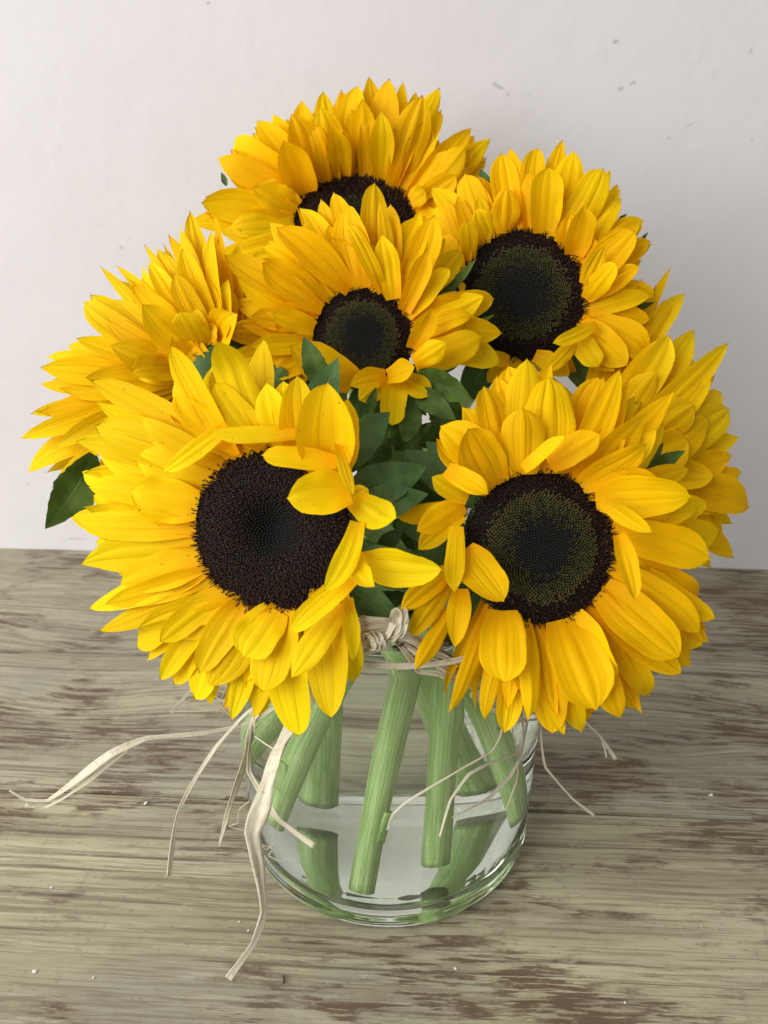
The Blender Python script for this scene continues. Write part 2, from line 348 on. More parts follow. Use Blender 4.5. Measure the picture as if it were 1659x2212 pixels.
# ------------------------------------------------------------------ sunflowers
rng = random.Random(7)
WS = [0, .12, .30, .48, .64, .78, .88, .95, 1.0]
def petal_mesh(name, b, t, width, q, lift, mat, parent, seed, cup=.18, hook=0.0, roll=0.0, blunt=0.0, notch=True, fold=0.0, side=0.0, crease=0.0):
    r = random.Random(seed); nu, nv = 18, 13
    q = Vector(q).normalized(); d = t - b; L = d.length
    S0 = d.normalized().cross(q)
    if S0.length < .05: S0 = d.normalized().cross(Vector((.2, -.3, 1)))
    S0.normalize()
    mid = (b + t) * .5 + q * lift + S0 * side
    c1 = lerp(b, mid, .75) + q * lift * .35; c2 = lerp(t, mid, .62) + q * lift * .30
    wsharp = r.uniform(.85, 1.12); wob = [r.uniform(-1, 1) for _ in range(6)]
    WY = [.60, .76, .94, 1.0, .93 + .04 * blunt, .74 + .14 * blunt, .47 + .21 * blunt, .24 + .18 * blunt, .012]
    cr = r.uniform(.22, .36); cw = r.uniform(.06, .10); cdp = r.choice((.03, .05, .09, .16)); c3 = r.random() < .4
    if crease: cdp = crease; c3 = True; cr = .26; cw = .085
    skew = r.uniform(-.10, .10); rid = r.uniform(.6, 1.3); k_r = r.choice((2.2, 2.6, 3.0)); twist = r.uniform(-.5, .5)
    vs, uvs = [], []
    for i in range(nu):
        s = i / (nu - 1); s = s ** .92
        a = 1 - s
        P = b * a ** 3 + c1 * 3 * a * a * s + c2 * 3 * a * s * s + t * s ** 3
        T = ((c1 - b) * 3 * a * a + (c2 - c1) * 6 * a * s + (t - c2) * 3 * s * s).normalized()
        S = T.cross(q)
        if S.length < .05: S = S0.copy()
        S.normalize()
        if S.dot(S0) < 0: S = -S
        N = S.cross(T).normalized()
        if N.dot(q) < 0: N = -N
        ang = roll + twist * (s - .3); S, N = S * math.cos(ang) + N * math.sin(ang), N * math.cos(ang) - S * math.sin(ang)
        W = width * .5 * table(WS, WY, min(1, s ** wsharp)) * (1 + .05 * math.sin(s * 9 + wob[0] * 3))
        P = P + N * hook * max(0, s - .68) ** 2 * L * 6 + S * wob[5] * .05 * L * max(0, s - .5) ** 2 * 4
        for j in range(nv):
            v = -1 + 2 * j / (nv - 1)
            z = cup * (v * v - .25) * W + (math.cos(v * math.pi * k_r + wob[1]) * .030 * rid * W * min(1, s * 3) * (1 if s < .9 else .6))
            z -= abs(v) ** 1.0 * fold * W
            z -= cdp * W * (math.exp(-((abs(v) - cr) / cw) ** 2) + (.7 * math.exp(-((abs(v) - .68) / cw) ** 2) if c3 else 0)) * min(1, s * 2.5)
            z += math.sin(s * 7 + wob[2] * 3 + (v > 0) * wob[3] * 2) * .11 * W * v * v + math.sin(s * 15 + wob[4] * 6 + v * 2) * .03 * W * abs(v)
            ext = 0.0
            if s > .85 and notch: ext = -(abs(v) ** 1.5) * .018 * L * (s - .85) / .15
            vs.append(P + S * (v * W + skew * W * s * (1 - s)) + N * z + T * ext)
            uvs.append((j / (nv - 1), s))
    fs = [(i * nv + j, i * nv + j + 1, (i + 1) * nv + j + 1, (i + 1) * nv + j) for i in range(nu - 1) for j in range(nv - 1)]
    return mesh_obj(name, vs, fs, mat, parent, uvs=uvs)

def leaf_mesh(name, b, t, width, q, mat, parent, seed, bend=.1, teeth=True, fold=.35):
    r = random.Random(seed); nu, nv = 19, 7; d = t - b; L = d.length; q = Vector(q).normalized()
    vs, uvs = [], []; LW = [.25, .62, .95, 1.0, .86, .60, .36, .17, .01]
    for i in range(nu):
        s = i / (nu - 1); T = (d.normalized() + q * bend * (0.6 - 1.6 * s)).normalized(); P = lerp(b, t, s) + q * bend * L * (s * (1 - s)) * 1.6
        S = T.cross(q).normalized(); N = S.cross(T); W = width * .5 * table(WS, LW, s)
        if teeth: W *= 1 + .035 * (1 if i % 2 else -1)
        for j in range(nv):
            v = -1 + 2 * j / (nv - 1)
            vs.append(P + S * v * W + N * (abs(v) * fold * W + .22 * W * math.sin(s * 9 + seed) * v + .10 * W * math.sin(s * 23 + seed * 2) * abs(v))); uvs.append((j / (nv - 1), s))
    fs = [(i * nv + j, i * nv + j + 1, (i + 1) * nv + j + 1, (i + 1) * nv + j) for i in range(nu - 1) for j in range(nv - 1)]
    return mesh_obj(name, vs, fs, mat, parent, uvs=uvs)

GA = math.pi * (3 - math.sqrt(5))
def frame(n):
    n = n.normalized(); X = n.cross(Vector((0, 0, 1)))
    if X.length < .01: X = Vector((1, 0, 0))
    X.normalize(); Y = n.cross(X).normalized(); return X, Y, n
def make_disc(P0, n, R, parent, style, seed):
    X, Y, n = frame(n); r = random.Random(seed)
    def dome(rr):                                    # height over the rim plane, rr = 0..1
        base = .20 * (1 - rr ** 2.2) if style != 'brown' else .17 * (1 - rr ** 3)
        dim = -.05 * math.exp(-(rr / .22) ** 2) if style != 'brown' else -.34 * math.exp(-(rr / .34) ** 2)
        return (base + dim) * R
    W3 = lambda x, y, z: P0 + X * x + Y * y + n * z
    ring, seg = 14, 48; vs = [W3(0, 0, dome(0))]; fs = []
    for i in range(1, ring + 1):
        q = i / ring
        for k in range(seg):
            a = 2 * math.pi * k / seg; vs.append(W3(R * q * math.cos(a), R * q * math.sin(a), dome(q) - .001))
    for k in range(seg): fs.append((0, 1 + k, 1 + (k + 1) % seg))
    for i in range(ring - 1):
        for k in range(seg):
            a = 1 + i * seg; b = a + seg; k2 = (k + 1) % seg; fs.append((a + k, b + k, b + k2, a + k2))
    disc = mesh_obj('disc', vs, fs, M['disc_core'], parent)
    N = 2500
    zones = {'outer_floret': ([], [], []), 'inner_floret': ([], [], []), 'centre_floret': ([], [], [])}
    zmid, zin = {'olive': (.72, .40), 'brown': (.34, .26), 'shut': (.40, .2)}[style]
    for i in range(N):
        q = math.sqrt((i + .5) / N); a = i * GA + r.uniform(-.01, .01); lim = zmid + r.gauss(0, .035)
        sp = R * 1.72 / math.sqrt(N)
        if q > lim: z = 'outer_floret'
        elif q > zin + r.gauss(0, .08): z = 'inner_floret'
        else: z = 'centre_floret'
        x, y = R * q * math.cos(a), R * q * math.sin(a); h0 = dome(q)
        vs, fs, fm = zones[z]; out = Vector((math.cos(a), math.sin(a), 0)); tan = Vector((-out.y, out.x, 0))
        if z == 'outer_floret':
            hgt = sp * r.uniform(.9, 1.9) * (1.25 if q > .9 else 1); rad = sp * .34; lean = (max(0, q - .55) * 1.5 + r.uniform(-.35, .35)); side = r.uniform(-.35, .35)
            c0 = Vector((x, y, h0 - .001)); top = c0 + Vector((0, 0, hgt)) + out * lean * hgt + tan * side * hgt
            k0 = len(vs); ns = 4; mi = 0 if r.random() > .22 else 1
            for k in range(ns):
                an = a + math.pi * 2 * k / ns + .7; e = Vector((math.cos(an), math.sin(an), 0))
                vs.append(W3(*(c0 + e * rad))); 
            for k in range(ns):
                an = a + math.pi * 2 * k / ns + .7; e = Vector((math.cos(an), math.sin(an), 0))
                vs.append(W3(*(top + e * rad * .62)))
            for k in range(ns):
                k2 = (k + 1) % ns; fs.append((k0 + k, k0 + k2, k0 + ns + k2, k0 + ns + k)); fm.append(mi)
            fs.append(tuple(k0 + ns + k for k in range(ns))); fm.append(1 if r.random() < (.30 if style != 'brown' else .20) else 0)
        else:
            ns = 5; k0 = len(vs); mid = z == 'inner_floret'
            rad = sp * (.50 if mid else .46); hgt = sp * (.55 if mid else .42); c0 = Vector((x, y, h0 - .0008))
            rot = r.uniform(0, 1)
            for f, hh in ((1, 0), (.80, .75), (.50, .85)):
                for k in range(ns):
                    an = a + math.pi * 2 * k / ns + rot; e = Vector((math.cos(an), math.sin(an), 0)); vs.append(W3(*(c0 + e * rad * f + Vector((0, 0, hgt * hh + .0008)) + out * .0)))
            for l in (0, 1):
                for k in range(ns):
                    k2 = (k + 1) % ns; fs.append((k0 + l * ns + k, k0 + l * ns + k2, k0 + (l + 1) * ns + k2, k0 + (l + 1) * ns + k)); fm.append((0 if r.random() < (q - .30) * 2.4 else 2) if mid else l)
            fs.append(tuple(k0 + 2 * ns + k for k in range(ns))); fm.append(1)
    mats = {'outer_floret': [M['floret_brown'], M['floret_rust']], 'inner_floret': [M['floret_olive'], M['floret_dark'], M['floret_moss']], 'centre_floret': [M['floret_dark'], M['floret_core']]}
    if style == 'brown': mats['outer_floret'] = [M['floret_maroon'], M['floret_rust']]; mats['inner_floret'] = [M['floret_moss'], M['floret_dark'], M['floret_dark']]; mats['centre_floret'] = [M['floret_dark'], M['floret_dark']]
    for z, (vs, fs, fm) in zones.items():
        o = mesh_obj(z, vs, fs, None, disc, smooth=False, mats=mats[z], fmat=fm); o['kind'] = 'stuff'
    return disc

def make_flower(name_label, sheet, c, depth, n, R, petals, m=None, q=None, mat='petal_gold', style='olive', auto_base=False, fill=None, neck=(0, 0), foot=(0, 0, .016), stem_r=.0057, seed=1, kh=1.0, wk=1.0):
    n = Vector(n).normalized(); P0 = at(V(sheet, *c), depth)
    m = Vector(m).normalized() if m else n; q = Vector(q).normalized() if q else n
    fl = empty('sunflower', tuple(P0)); bpy.context.view_layer.update()
    tag(fl, name_label, 'sunflower', 'sunflowers bunched in the glass vase')
    make_disc(P0, n, R, fl, style, seed)
    k = SHEET[sheet][2] / FPX
    r = random.Random(seed * 31)
    Xf, Yf, _ = frame(n)
    for i, e in enumerate(petals):
        bx, by, tx, ty, wd, h = e[:6]; o = e[6] if len(e) > 6 else {}
        sh = o.get('sheet', sheet)
        T = on_plane(V(sh, tx, ty), P0 + m * (h * kh), m)
        if auto_base or bx is None: dirv = T - P0
        else: dirv = on_plane(V(sh, bx, by), P0, n) - P0
        dirv = dirv - n * dirv.dot(n); dirv.normalize()
        if o.get('raw'):
            B = on_plane(V(sh, bx, by), P0 + m * (h * .5), m)
        else: B = P0 + dirv * R * .97 + n * (min(h, .012) * .25 - .001)
        L = (T - B).length
        petal_mesh('petal', B, T, wk * wd * (.86 if wd < 190 else .95) * SHEET[sh][2] / FPX * depth, o.get('q', q), o.get('lift', L * r.uniform(.02, .09)), M[o.get('mat', mat)], fl, seed * 1000 + i,
                   cup=o.get('cup', r.choice((-.16, .06, .16, .30))), hook=o.get('hook', r.uniform(-.22, .10)), roll=o.get('roll', r.uniform(-.28, .28)), blunt=o.get('blunt', r.uniform(-.3, .5)) * .75, fold=o.get('fold', r.choice((0, 0, 0, .18, -.18))), side=o.get('side', 0), crease=o.get('crease', .17 if wd > 205 else 0))
        if not o.get('raw'):                          # a second, slimmer petal tucked beside it
            for sg in ((1,) if i % 3 and style != 'shut' else (1, -1)):
                ax = Quaternion(n, sg * r.uniform(.07, .15)); k2 = r.uniform(.80, .97)
                if auto_base or style == 'shut': ax = Quaternion(m, sg * r.uniform(.05, .11))
                B2 = P0 + (ax @ (B - P0)) - q * .0015; T2 = B2 + (ax @ (T - B)) * k2 - q * r.uniform(.002, .006)
                petal_mesh('petal', B2, T2, wk * wd * r.uniform(.64, .84) * SHEET[sh][2] / FPX * depth, q, L * r.uniform(.0, .07), M[o.get('mat', mat)], fl, seed * 1000 + 300 + i * 2 + sg,
                           cup=r.choice((-.2, .1, .2, .4)), hook=r.uniform(-.4, .3), roll=r.uniform(-.5, .5), blunt=r.uniform(-.4, .3))
    if fill:
        cnt, L, drop, a0, a1 = fill
        for i in range(cnt):
            a = a0 + (a1 - a0) * (i + r.uniform(.2, .8)) / cnt; d = Xf * math.cos(a) + Yf * math.sin(a)
            if auto_base and d.dot(CAM - P0) > -.02: continue
            LL = L * r.uniform(.85, 1.1); T = P0 + d * (R + LL) + n * (drop + r.uniform(-.004, .004)); B = P0 + d * R * .95 - n * .002
            petal_mesh('petal', B, T, LL * r.uniform(.30, .40), n, LL * .08, M[mat], fl, seed * 1000 + 500 + i, roll=r.uniform(-.3, .3), blunt=r.uniform(0, .8))
    # receptacle and bracts behind the petals
    rv = []; rf = []
    prof = [(R * .98, .0), (R * 1.02, -.003), (R * .92, -.009), (R * .62, -.015), (R * .28, -.020), (stem_r * .9, -.030)]; seg = 24
    for pr, pz in prof:
        for s_ in range(seg):
            a = 2 * math.pi * s_ / seg; rv.append(P0 + Xf * pr * math.cos(a) + Yf * pr * math.sin(a) + n * pz)
    for i in range(len(prof) - 1):
        for s_ in range(seg): s2 = (s_ + 1) % seg; rf.append((i * seg + s_, i * seg + s2, (i + 1) * seg + s2, (i + 1) * seg + s_))
    mesh_obj('receptacle', rv, rf, M['bract'], fl, uvs=[(.3, .3)] * len(rv))
    for i in range(16):
        a = 2 * math.pi * (i + r.uniform(.1, .9)) / 16; d = Xf * math.cos(a) + Yf * math.sin(a); LB = R * r.uniform(.85, 1.25)
        if auto_base and d.dot((CAM - P0).normalized()) > .15: continue
        B = P0 + d * R * .9 - n * .008; T = P0 + d * (R * .95 + LB) - n * (.012 + r.uniform(0, .010))
        leaf_mesh('bract', B, T, R * r.uniform(.40, .55), n, M['bract'], fl, seed * 50 + i, bend=.10, teeth=False, fold=.15)
    # stem: behind the head, through the neck of the vase, splayed to the floor
    nk = Vector((neck[0], neck[1] + VY, .132)); ft = Vector(foot) + Vector((0, VY, 0)); s0 = P0 - n * .020; s1 = P0 - n * .045 + Vector((0, 0, -.006))
    low = lerp(nk, ft, .5) + Vector((0, 0, .004))
    up = nk + (nk - ft).normalized() * .022
    path = catmull([s0, s1, up, nk, low, ft], 12); N_ = len(path)
    nd = .66 + .07 * math.sin(seed * 2.3); rad = [stem_r * (0.94 + .03 * math.sin(i * .35 + seed) + .10 * i / N_ + .13 * math.exp(-((i / N_ - nd) / .018) ** 2) - (.07 if i / N_ > nd else 0)) for i in range(N_)]
    vs, fs = tube(path, rad, 18, .045)
    uvs = [((i % 18) / 9 if (i % 18) <= 9 else (18 - i % 18) / 9, (i // 18) * .12) for i in range(len(vs))]
    fm = [0] * len(fs); fm[-1] = 1
    st = mesh_obj('stem', vs, fs, None, fl, uvs=uvs, mats=[M['stem'], M['stem_cut']], fmat=fm)
    for k_, sd in ((int(N_ * (.62 + .12 * ((seed * 7) % 3))), 1 if seed % 2 else -1),):         # stubs where leaves were pulled off
        T_ = (path[k_ + 1] - path[k_]).normalized(); sv = Vector((sd, -.5, 0)); sv = (sv - T_ * sv.dot(T_)).normalized(); p_ = path[k_]
        a_ = p_ + sv * rad[k_] * .40; pts_ = [a_ + T_ * .014, a_ + sv * .0010 + T_ * .006, a_ + sv * .0024 - T_ * .001, a_ + sv * .0030 - T_ * .0035]
        v2, f2 = tube(catmull(pts_, 3), [.0040 - .0002 * j for j in range(10)], 10, .03)
        mesh_obj('leaf_stub', v2, f2, M['stem'], fl, uvs=[((i % 10) / 10, (i // 10) * .12) for i in range(len(v2))])
    return fl, P0, path, rad

PI = math.pi
D = dict
# every row: base x, y, tip x, y, width (sheet pixels), height of the tip over the tip plane (m)
P1 = [(1010,395,635,405,95,.016,D(raw=1,blunt=0)),(740,350,430,580,95,.015,D(raw=1)),(1190,520,858,490,115,.016,D(raw=1,blunt=1)),(1250,650,972,672,200,.020,D(raw=1,cup=.3)),
 (1195,440,1268,668,70,.022,D(raw=1,roll=.9)),(1265,680,1448,790,170,.010,D(raw=1,roll=.4,hook=.4)),(1285,960,1652,1000,185,.012,D(raw=1)),(1258,890,1350,1065,105,.020,D(raw=1,roll=.6,side=.004)),
 (1280,780,1140,1090,115,.022,D(raw=1,side=-.004)),(1275,1010,975,1265,125,.020,D(raw=1)),(1215,1140,988,1462,140,.014,D(raw=1)),(1190,1130,1172,1640,205,.006,D(blunt=.6)),
 (1235,1110,1262,1390,95,.010,D(raw=1,roll=.8)),(930,1160,842,1640,120,-.006),(860,1160,742,1640,150,-.004),(760,1130,612,1600,120,-.008),
 (960,1160,870,1520,235,.006,D(blunt=.8)),(930,1160,780,1370,220,.010,D(blunt=1)),(850,1150,632,1508,210,.003),(780,1130,590,1430,170,.004,D(blunt=1)),
 (710,1080,413,1470,150,-.002),(690,1070,350,1380,140,-.004),(650,1040,170,1268,130,-.003),(760,1120,325,1232,170,.006),(700,1080,420,1300,150,.006),
 (620,1000,115,1150,165,-.003),(640,1010,190,1142,150,.003),(570,890,70,935,190,.002),(600,950,240,1050,190,.005),(560,800,0,768,150,-.002),(560,800,45,795,165,.003),(560,700,282,655,225,.007,D(blunt=-.1,cup=.2,crease=.2)),
 (570,690,105,600,165,.001),(560,680,30,575,130,-.005),(600,600,130,492,165,.001),(600,560,290,470,190,.006),(600,530,66,400,155,.002),(640,480,135,345,215,.004,D(blunt=1)),(680,440,138,140,180,.004,D(blunt=.8)),
 (640,460,312,330,120,.010),(720,430,465,15,165,.014,D(blunt=.6)),(760,410,462,160,165,.008),(780,400,475,245,150,.012),(850,390,690,8,190,.012,D(blunt=1,hook=.5)),(880,380,650,182,175,.010),
 (900,380,672,112,140,.006),(990,390,870,175,175,.010),(1070,430,1008,150,185,.014,D(cup=.4)),(1220,500,1165,172,255,.016,D(cup=.45,blunt=.5)),(820,420,560,330,160,.004),(1230,700,1330,640,110,.004,D(raw=1))]
P2 = [(460,570,215,345,200,.002,D(blunt=1)),(430,600,322,382,215,.008,D(blunt=.7)),(500,560,420,178,215,.002,D(blunt=1)),(570,545,578,55,195,-.002,D(blunt=.8)),(560,545,568,285,200,.010,D(blunt=.8)),(690,540,690,135,235,.004,D(blunt=1)),
 (800,560,1015,120,165,.000),(575,560,758,405,80,.018,D(raw=1,roll=.5)),(690,540,908,396,155,.012,D(raw=1)),(850,580,1122,318,180,.004),(850,590,1135,462,160,.008),(880,580,1238,228,150,-.006),
 (930,650,1328,668,200,.012,D(blunt=.2,crease=.24)),(950,720,1354,738,190,.003),(930,700,1140,850,100,.020,D(raw=1)),(970,830,1418,948,200,.005,D(blunt=.6)),(970,880,1238,1080,180,-.004),(1000,850,1075,1142,100,.020,D(raw=1)),
 (960,1000,1430,1235,160,.002,D(blunt=1)),(970,980,1380,1272,160,.006,D(blunt=1)),(950,1020,1412,1335,130,-.006),(920,1080,1362,1412,160,.000),(910,1090,1272,1402,230,.009,D(blunt=.2,crease=.24)),(890,1110,1318,1474,160,-.006),
 (850,1170,1166,1602,150,-.008),(740,1230,905,1634,275,.010,D(blunt=.25,cup=.12,roll=.1,fold=0,crease=.26)),(800,1200,1005,1692,180,.001,D(blunt=.6)),(700,1240,820,1762,150,-.006,D(blunt=.7)),(620,1260,735,1742,135,-.003),(560,1270,490,1732,150,-.004,D(blunt=.8)),
 (570,1260,620,1685,120,.004),(480,1260,378,1692,105,-.008),(450,1230,482,1508,225,.010,D(blunt=.3,cup=-.1,crease=.24)),(410,1190,250,1658,95,-.004,D(blunt=.3)),(300,1090,264,1352,120,.014,D(raw=1)),(260,1180,98,1456,105,.004,D(raw=1)),
 (250,1060,64,1302,115,.006,D(raw=1)),(240,1010,28,1182,125,.006,D(raw=1)),(305,920,486,1150,195,.020,D(raw=1,blunt=.5)),(280,815,264,1102,105,.018,D(raw=1)),(310,740,14,775,120,-.002,D(raw=1)),(310,715,104,840,150,.006,D(raw=1)),
 (235,560,420,668,115,.018,D(raw=1)),(330,690,164,600,115,.008,D(raw=1)),(300,760,100,910,120,.004,D(raw=1)),(560,1265,580,1560,150,.0),(1000,930,1150,1060,150,.0)]
P3 = [(620,880,57,545,200,.002),(660,860,262,598,230,.010,D(blunt=.6)),(760,770,300,342,180,-.002),(700,800,288,450,175,.004),(790,730,372,352,205,.008),(830,710,497,212,145,-.002),(840,700,582,178,125,-.006),(880,700,692,122,165,-.002),
 (860,700,745,228,215,.006),(960,700,932,93,200,-.006,D(blunt=.8)),(1000,740,778,318,115,.012),(1050,780,1042,192,160,-.002),(1040,780,985,188,110,.002),(1070,780,990,405,160,.010),(1120,820,1322,315,200,.0,D(blunt=.7)),
 (1150,850,1266,508,140,.010),(1170,880,1372,598,140,.006,D(blunt=1)),(1200,960,1592,788,200,.002),(1210,1010,1515,868,130,.010,D(blunt=1)),(1165,1090,1285,848,150,.016,D(raw=1,roll=-.4)),(1180,1180,1592,1032,205,.008,D(raw=1,blunt=.5)),
 (1180,1180,1372,1058,150,.018,D(raw=1)),(1100,1270,1285,1362,150,.012,D(raw=1)),(1060,1260,1040,1548,180,.012,D(raw=1,blunt=1)),(1010,1250,788,1300,140,.018,D(raw=1)),(1000,1280,860,1395,150,.010,D(raw=1)),(1020,1260,1180,1190,150,.018,D(raw=1)),
 (820,1290,430,1090,230,.006,D(raw=1)),(570,940,205,890,165,.004),(570,1000,147,948,155,.0),(580,1060,203,1082,150,.004),(600,1120,320,1250,165,.002),(600,920,115,690,195,.005),(590,980,330,880,150,.010),(720,800,480,480,170,.004),(1200,1000,1420,960,130,.002)]
P4 = [(430,760,278,262,215,-.002),(330,840,150,452,125,.0),(380,790,232,428,120,.002),(290,870,72,480,160,-.006),(430,750,385,425,125,.006),(330,840,300,585,140,.012,D(blunt=.8)),(450,740,355,508,150,.008),(540,700,545,378,190,.010,D(blunt=.7)),
 (600,660,492,198,145,-.004),(640,650,580,128,155,-.004),(690,650,710,90,185,-.002,D(blunt=.4)),(800,670,868,84,170,-.006),(770,670,800,243,220,.012,D(blunt=.6,cup=.4)),(860,690,968,140,205,-.002,D(blunt=.5)),(900,730,1160,246,240,.006,D(blunt=.5)),
 (920,740,1206,240,160,-.006),(970,790,1268,360,150,-.004),(990,830,1265,415,145,.002),(950,810,1030,498,190,.014,D(blunt=.8)),(1010,880,1392,565,155,-.002),(1030,950,1345,640,215,.008,D(blunt=.9)),(1040,970,1462,705,130,-.004),
 (1040,1080,1225,842,160,.018,D(blunt=.9)),(1030,980,1150,735,140,.014,D(raw=1)),(1050,1060,1372,862,165,.008,D(blunt=.8)),(1050,1150,1445,1035,155,.004),(1080,1210,1465,1400,230,.004,D(blunt=1)),(1000,1240,1296,1490,230,.008),
 (980,1300,1115,1490,180,.012,D(raw=1,blunt=.8)),(1110,1228,842,1360,105,.018,D(raw=1)),(970,1340,800,1518,120,.014,D(raw=1)),(720,1420,850,1480,140,.006,D(raw=1,blunt=1)),(560,1460,375,1430,130,.012,D(raw=1)),(560,1470,420,1585,140,.006,D(raw=1)),
 (240,930,140,650,170,.0),(420,760,240,600,150,.0),(250,1010,290,985,90,.012,D(raw=1)),(620,1450,520,1560,160,.004),(760,1430,940,1540,170,-.004)]
P5 = [(560,800,60,722,190,.004,D(blunt=.8)),(580,720,120,485,185,.0),(600,700,200,392,200,-.006,D(blunt=.8)),(600,690,482,400,190,.012),(640,660,356,276,180,-.006,D(blunt=.5)),(640,650,412,240,150,-.012),(680,650,552,252,210,.008),(700,640,548,178,175,-.008),
 (750,620,685,142,185,-.008,D(blunt=.6)),(760,620,690,225,210,.006),(850,600,848,105,195,-.004,D(blunt=.5)),(810,610,795,135,150,-.010),(930,590,962,60,170,-.008),(960,590,1040,75,190,-.002,D(blunt=.6)),(1020,590,1128,86,130,-.012),(900,590,905,180,170,.006),
 (1100,640,1278,120,150,-.012,D(blunt=.8)),(1090,640,1222,168,205,.004,D(blunt=.4)),(1150,660,1303,234,150,-.006),(1180,700,1478,324,165,-.004),(1200,720,1454,434,185,.006),(1200,720,1594,380,160,-.012),(1230,760,1398,590,165,.012,D(blunt=.7)),
 (1150,720,1225,665,130,.012,D(raw=1,blunt=1)),(560,850,168,905,165,.008),(560,830,75,800,165,.0),(560,840,200,860,180,.010),(590,900,300,960,170,.004),(1180,820,1420,705,165,.0),(1180,820,1330,830,150,.010),(800,605,760,330,150,.010),(1010,590,1010,250,150,.008),(560,780,330,640,190,.008)]
P6 = [(0,0,1070,148,190,.0),(0,0,1028,232,150,.006),(0,0,880,338,150,-.006),(0,0,824,350,120,-.012),(0,0,735,444,130,-.010),(0,0,670,444,120,-.014),(0,0,563,478,110,-.012),(0,0,478,650,210,-.002,D(blunt=1)),(0,0,380,692,190,.004),(0,0,400,905,170,.010,D(blunt=.5)),
 (0,0,294,922,150,.0),(0,0,152,1000,150,.0),(0,0,163,1098,190,.006),(0,0,130,1230,140,.0),(0,0,100,1392,140,-.004),(0,0,163,1382,200,.010),(0,0,18,1582,150,.014),(0,0,48,1740,190,.008,D(blunt=.9)),(0,0,218,1832,130,.016),
 (0,0,1222,240,110,.014),(0,0,1282,130,110,.0),(0,0,1052,360,180,.014),(0,0,1000,510,180,.018),(0,0,750,590,190,.012),(0,0,806,705,230,.022),(0,0,1042,758,200,.028),(0,0,600,980,210,.018),(0,0,742,1112,190,.026,D(blunt=.8)),(0,0,450,1180,200,.018),
 (0,0,1130,740,130,.020),(0,0,1330,548,120,.016),(0,0,1370,785,230,.032,D(blunt=1)),(0,0,820,420,160,.004),(0,0,640,640,150,.0),(0,0,245,1620,160,.018),(0,0,560,800,180,.008),(0,0,950,380,150,.0),(0,0,300,1280,180,.008),(0,0,1180,480,170,.010),(0,0,1400,300,160,-.004),(0,0,1480,420,160,.004),(0,0,1150,820,230,.018),(0,0,1000,900,230,.018)]
def w4(x, y): a = V(4, x, y); b = SHEET[6]; return ((a[0] - b[0]) / b[2], (a[1] - b[1]) / b[2])
P7 = []
for x, y, wd, h in ((1440,868,150,-.004),(1532,898,140,-.008),(1648,968,190,.0),(1500,1010,150,.006),(1600,1040,160,.004)):
    a = w4(x, y); P7.append((0, 0, a[0], a[1], wd * .72, h - .022))
P7 += [(0,0,1482,8,150,-.002),(0,0,1418,118,170,.004,D(blunt=.8)),(0,0,1500,278,200,.002,D(blunt=.8)),(0,0,1532,388,150,-.004),(0,0,1522,515,150,.004),(0,0,1566,602,160,-.004),(0,0,1612,705,200,.004),(0,0,1496,792,160,-.004),(0,0,1506,952,160,.0),(0,0,1382,1010,150,.004),
 (0,0,1158,115,160,.018),(0,0,1240,55,190,.010),(0,0,1330,262,200,.016),(0,0,1312,435,190,.018),(0,0,1420,600,170,.012),(0,0,1452,740,180,.010,D(blunt=1)),(0,0,1100,260,150,.02),(0,0,1385,1015,130,.0),(0,0,1440,900,190,.008),(0,0,1300,150,190,.004),(0,0,1400,340,180,.008),(0,0,1460,450,160,-.006),(0,0,1360,-60,170,.0),(0,0,1250,-30,170,.012),(0,0,1480,180,150,-.004)]

TOC = (0, -.89, .45)
F = {}
F['tr'] = make_flower('back right sunflower with large olive centre, tucked beside the middle bloom', 4, (640, 1045), .452, (-.06, -.90, .43), .0318, P4, kh=1.0, fill=(12, .036, -.006, 2.5, 5.9), neck=(-.0205, .002), foot=(-.020, .034, .0165), seed=4)
F['top'] = make_flower('topmost sunflower at the back, its dark centre half hidden by the bloom below', 1, (860, 835), .515, (0, -.62, .78), .0350, P5, m=(0, -.92, .38), q=(0, -.92, .39), style='shut', wk=.98, fill=(14, .055, .002, 2.6, 6.8), neck=(.007, -.0212), foot=(-.012, -.056, .0165), seed=5)
F['left'] = make_flower('leftmost sunflower facing away, only its fan of yellow petals visible', 2, (1270, 1120), .425, (-.58, .70, .42), .018, P6, m=(.10, -.93, .35), q=(-.25, -.85, .45), mat='petal_side', auto_base=True, fill=(14, .05, .006, 0, 2 * PI), neck=(.0205, -.008), foot=(.018, -.030, .0165), seed=6)
F['right'] = make_flower('rightmost sunflower facing away behind the front right bloom, petals fanned sideways', 6, (985, 480), .456, (.72, .45, .50), .020, P7, m=(-.15, -.92, .36), q=(.15, -.88, .42), mat='petal_side', auto_base=True, fill=(14, .05, .006, 0, 2 * PI), neck=(-.012, .0175), foot=(-.058, .006, .030), seed=7)
F['mid'] = make_flower('small middle sunflower with olive ringed centre and curled lower petals', 3, (872, 1025), .415, (.10, -.86, .50), .0228, P3, wk=1.06, fill=(14, .040, -.006, 2.8, 6.6), neck=(.006, .020), foot=(.024, .046, .0165), seed=3)
F['fr'] = make_flower('front right sunflower with round dark olive centre and broad golden petals', 6, (648, 905), .362, (.06, -.86, .50), .0300, P2, fill=(14, .045, -.008, 1.5, 5.0), neck=(-.0135, -.0155), foot=(-.047, -.024, .030), seed=2)
F['fl'] = make_flower('front left sunflower with large dark brown centre and speckled lemon petals', 5, (905, 805), .358, (-.24, -.86, .45), .0325, P1, mat='petal_lemon', style='brown', fill=(14, .045, -.008, -1.4, 1.9), neck=(.0195, .0085), foot=(.050, -.006, .0165), seed=1)

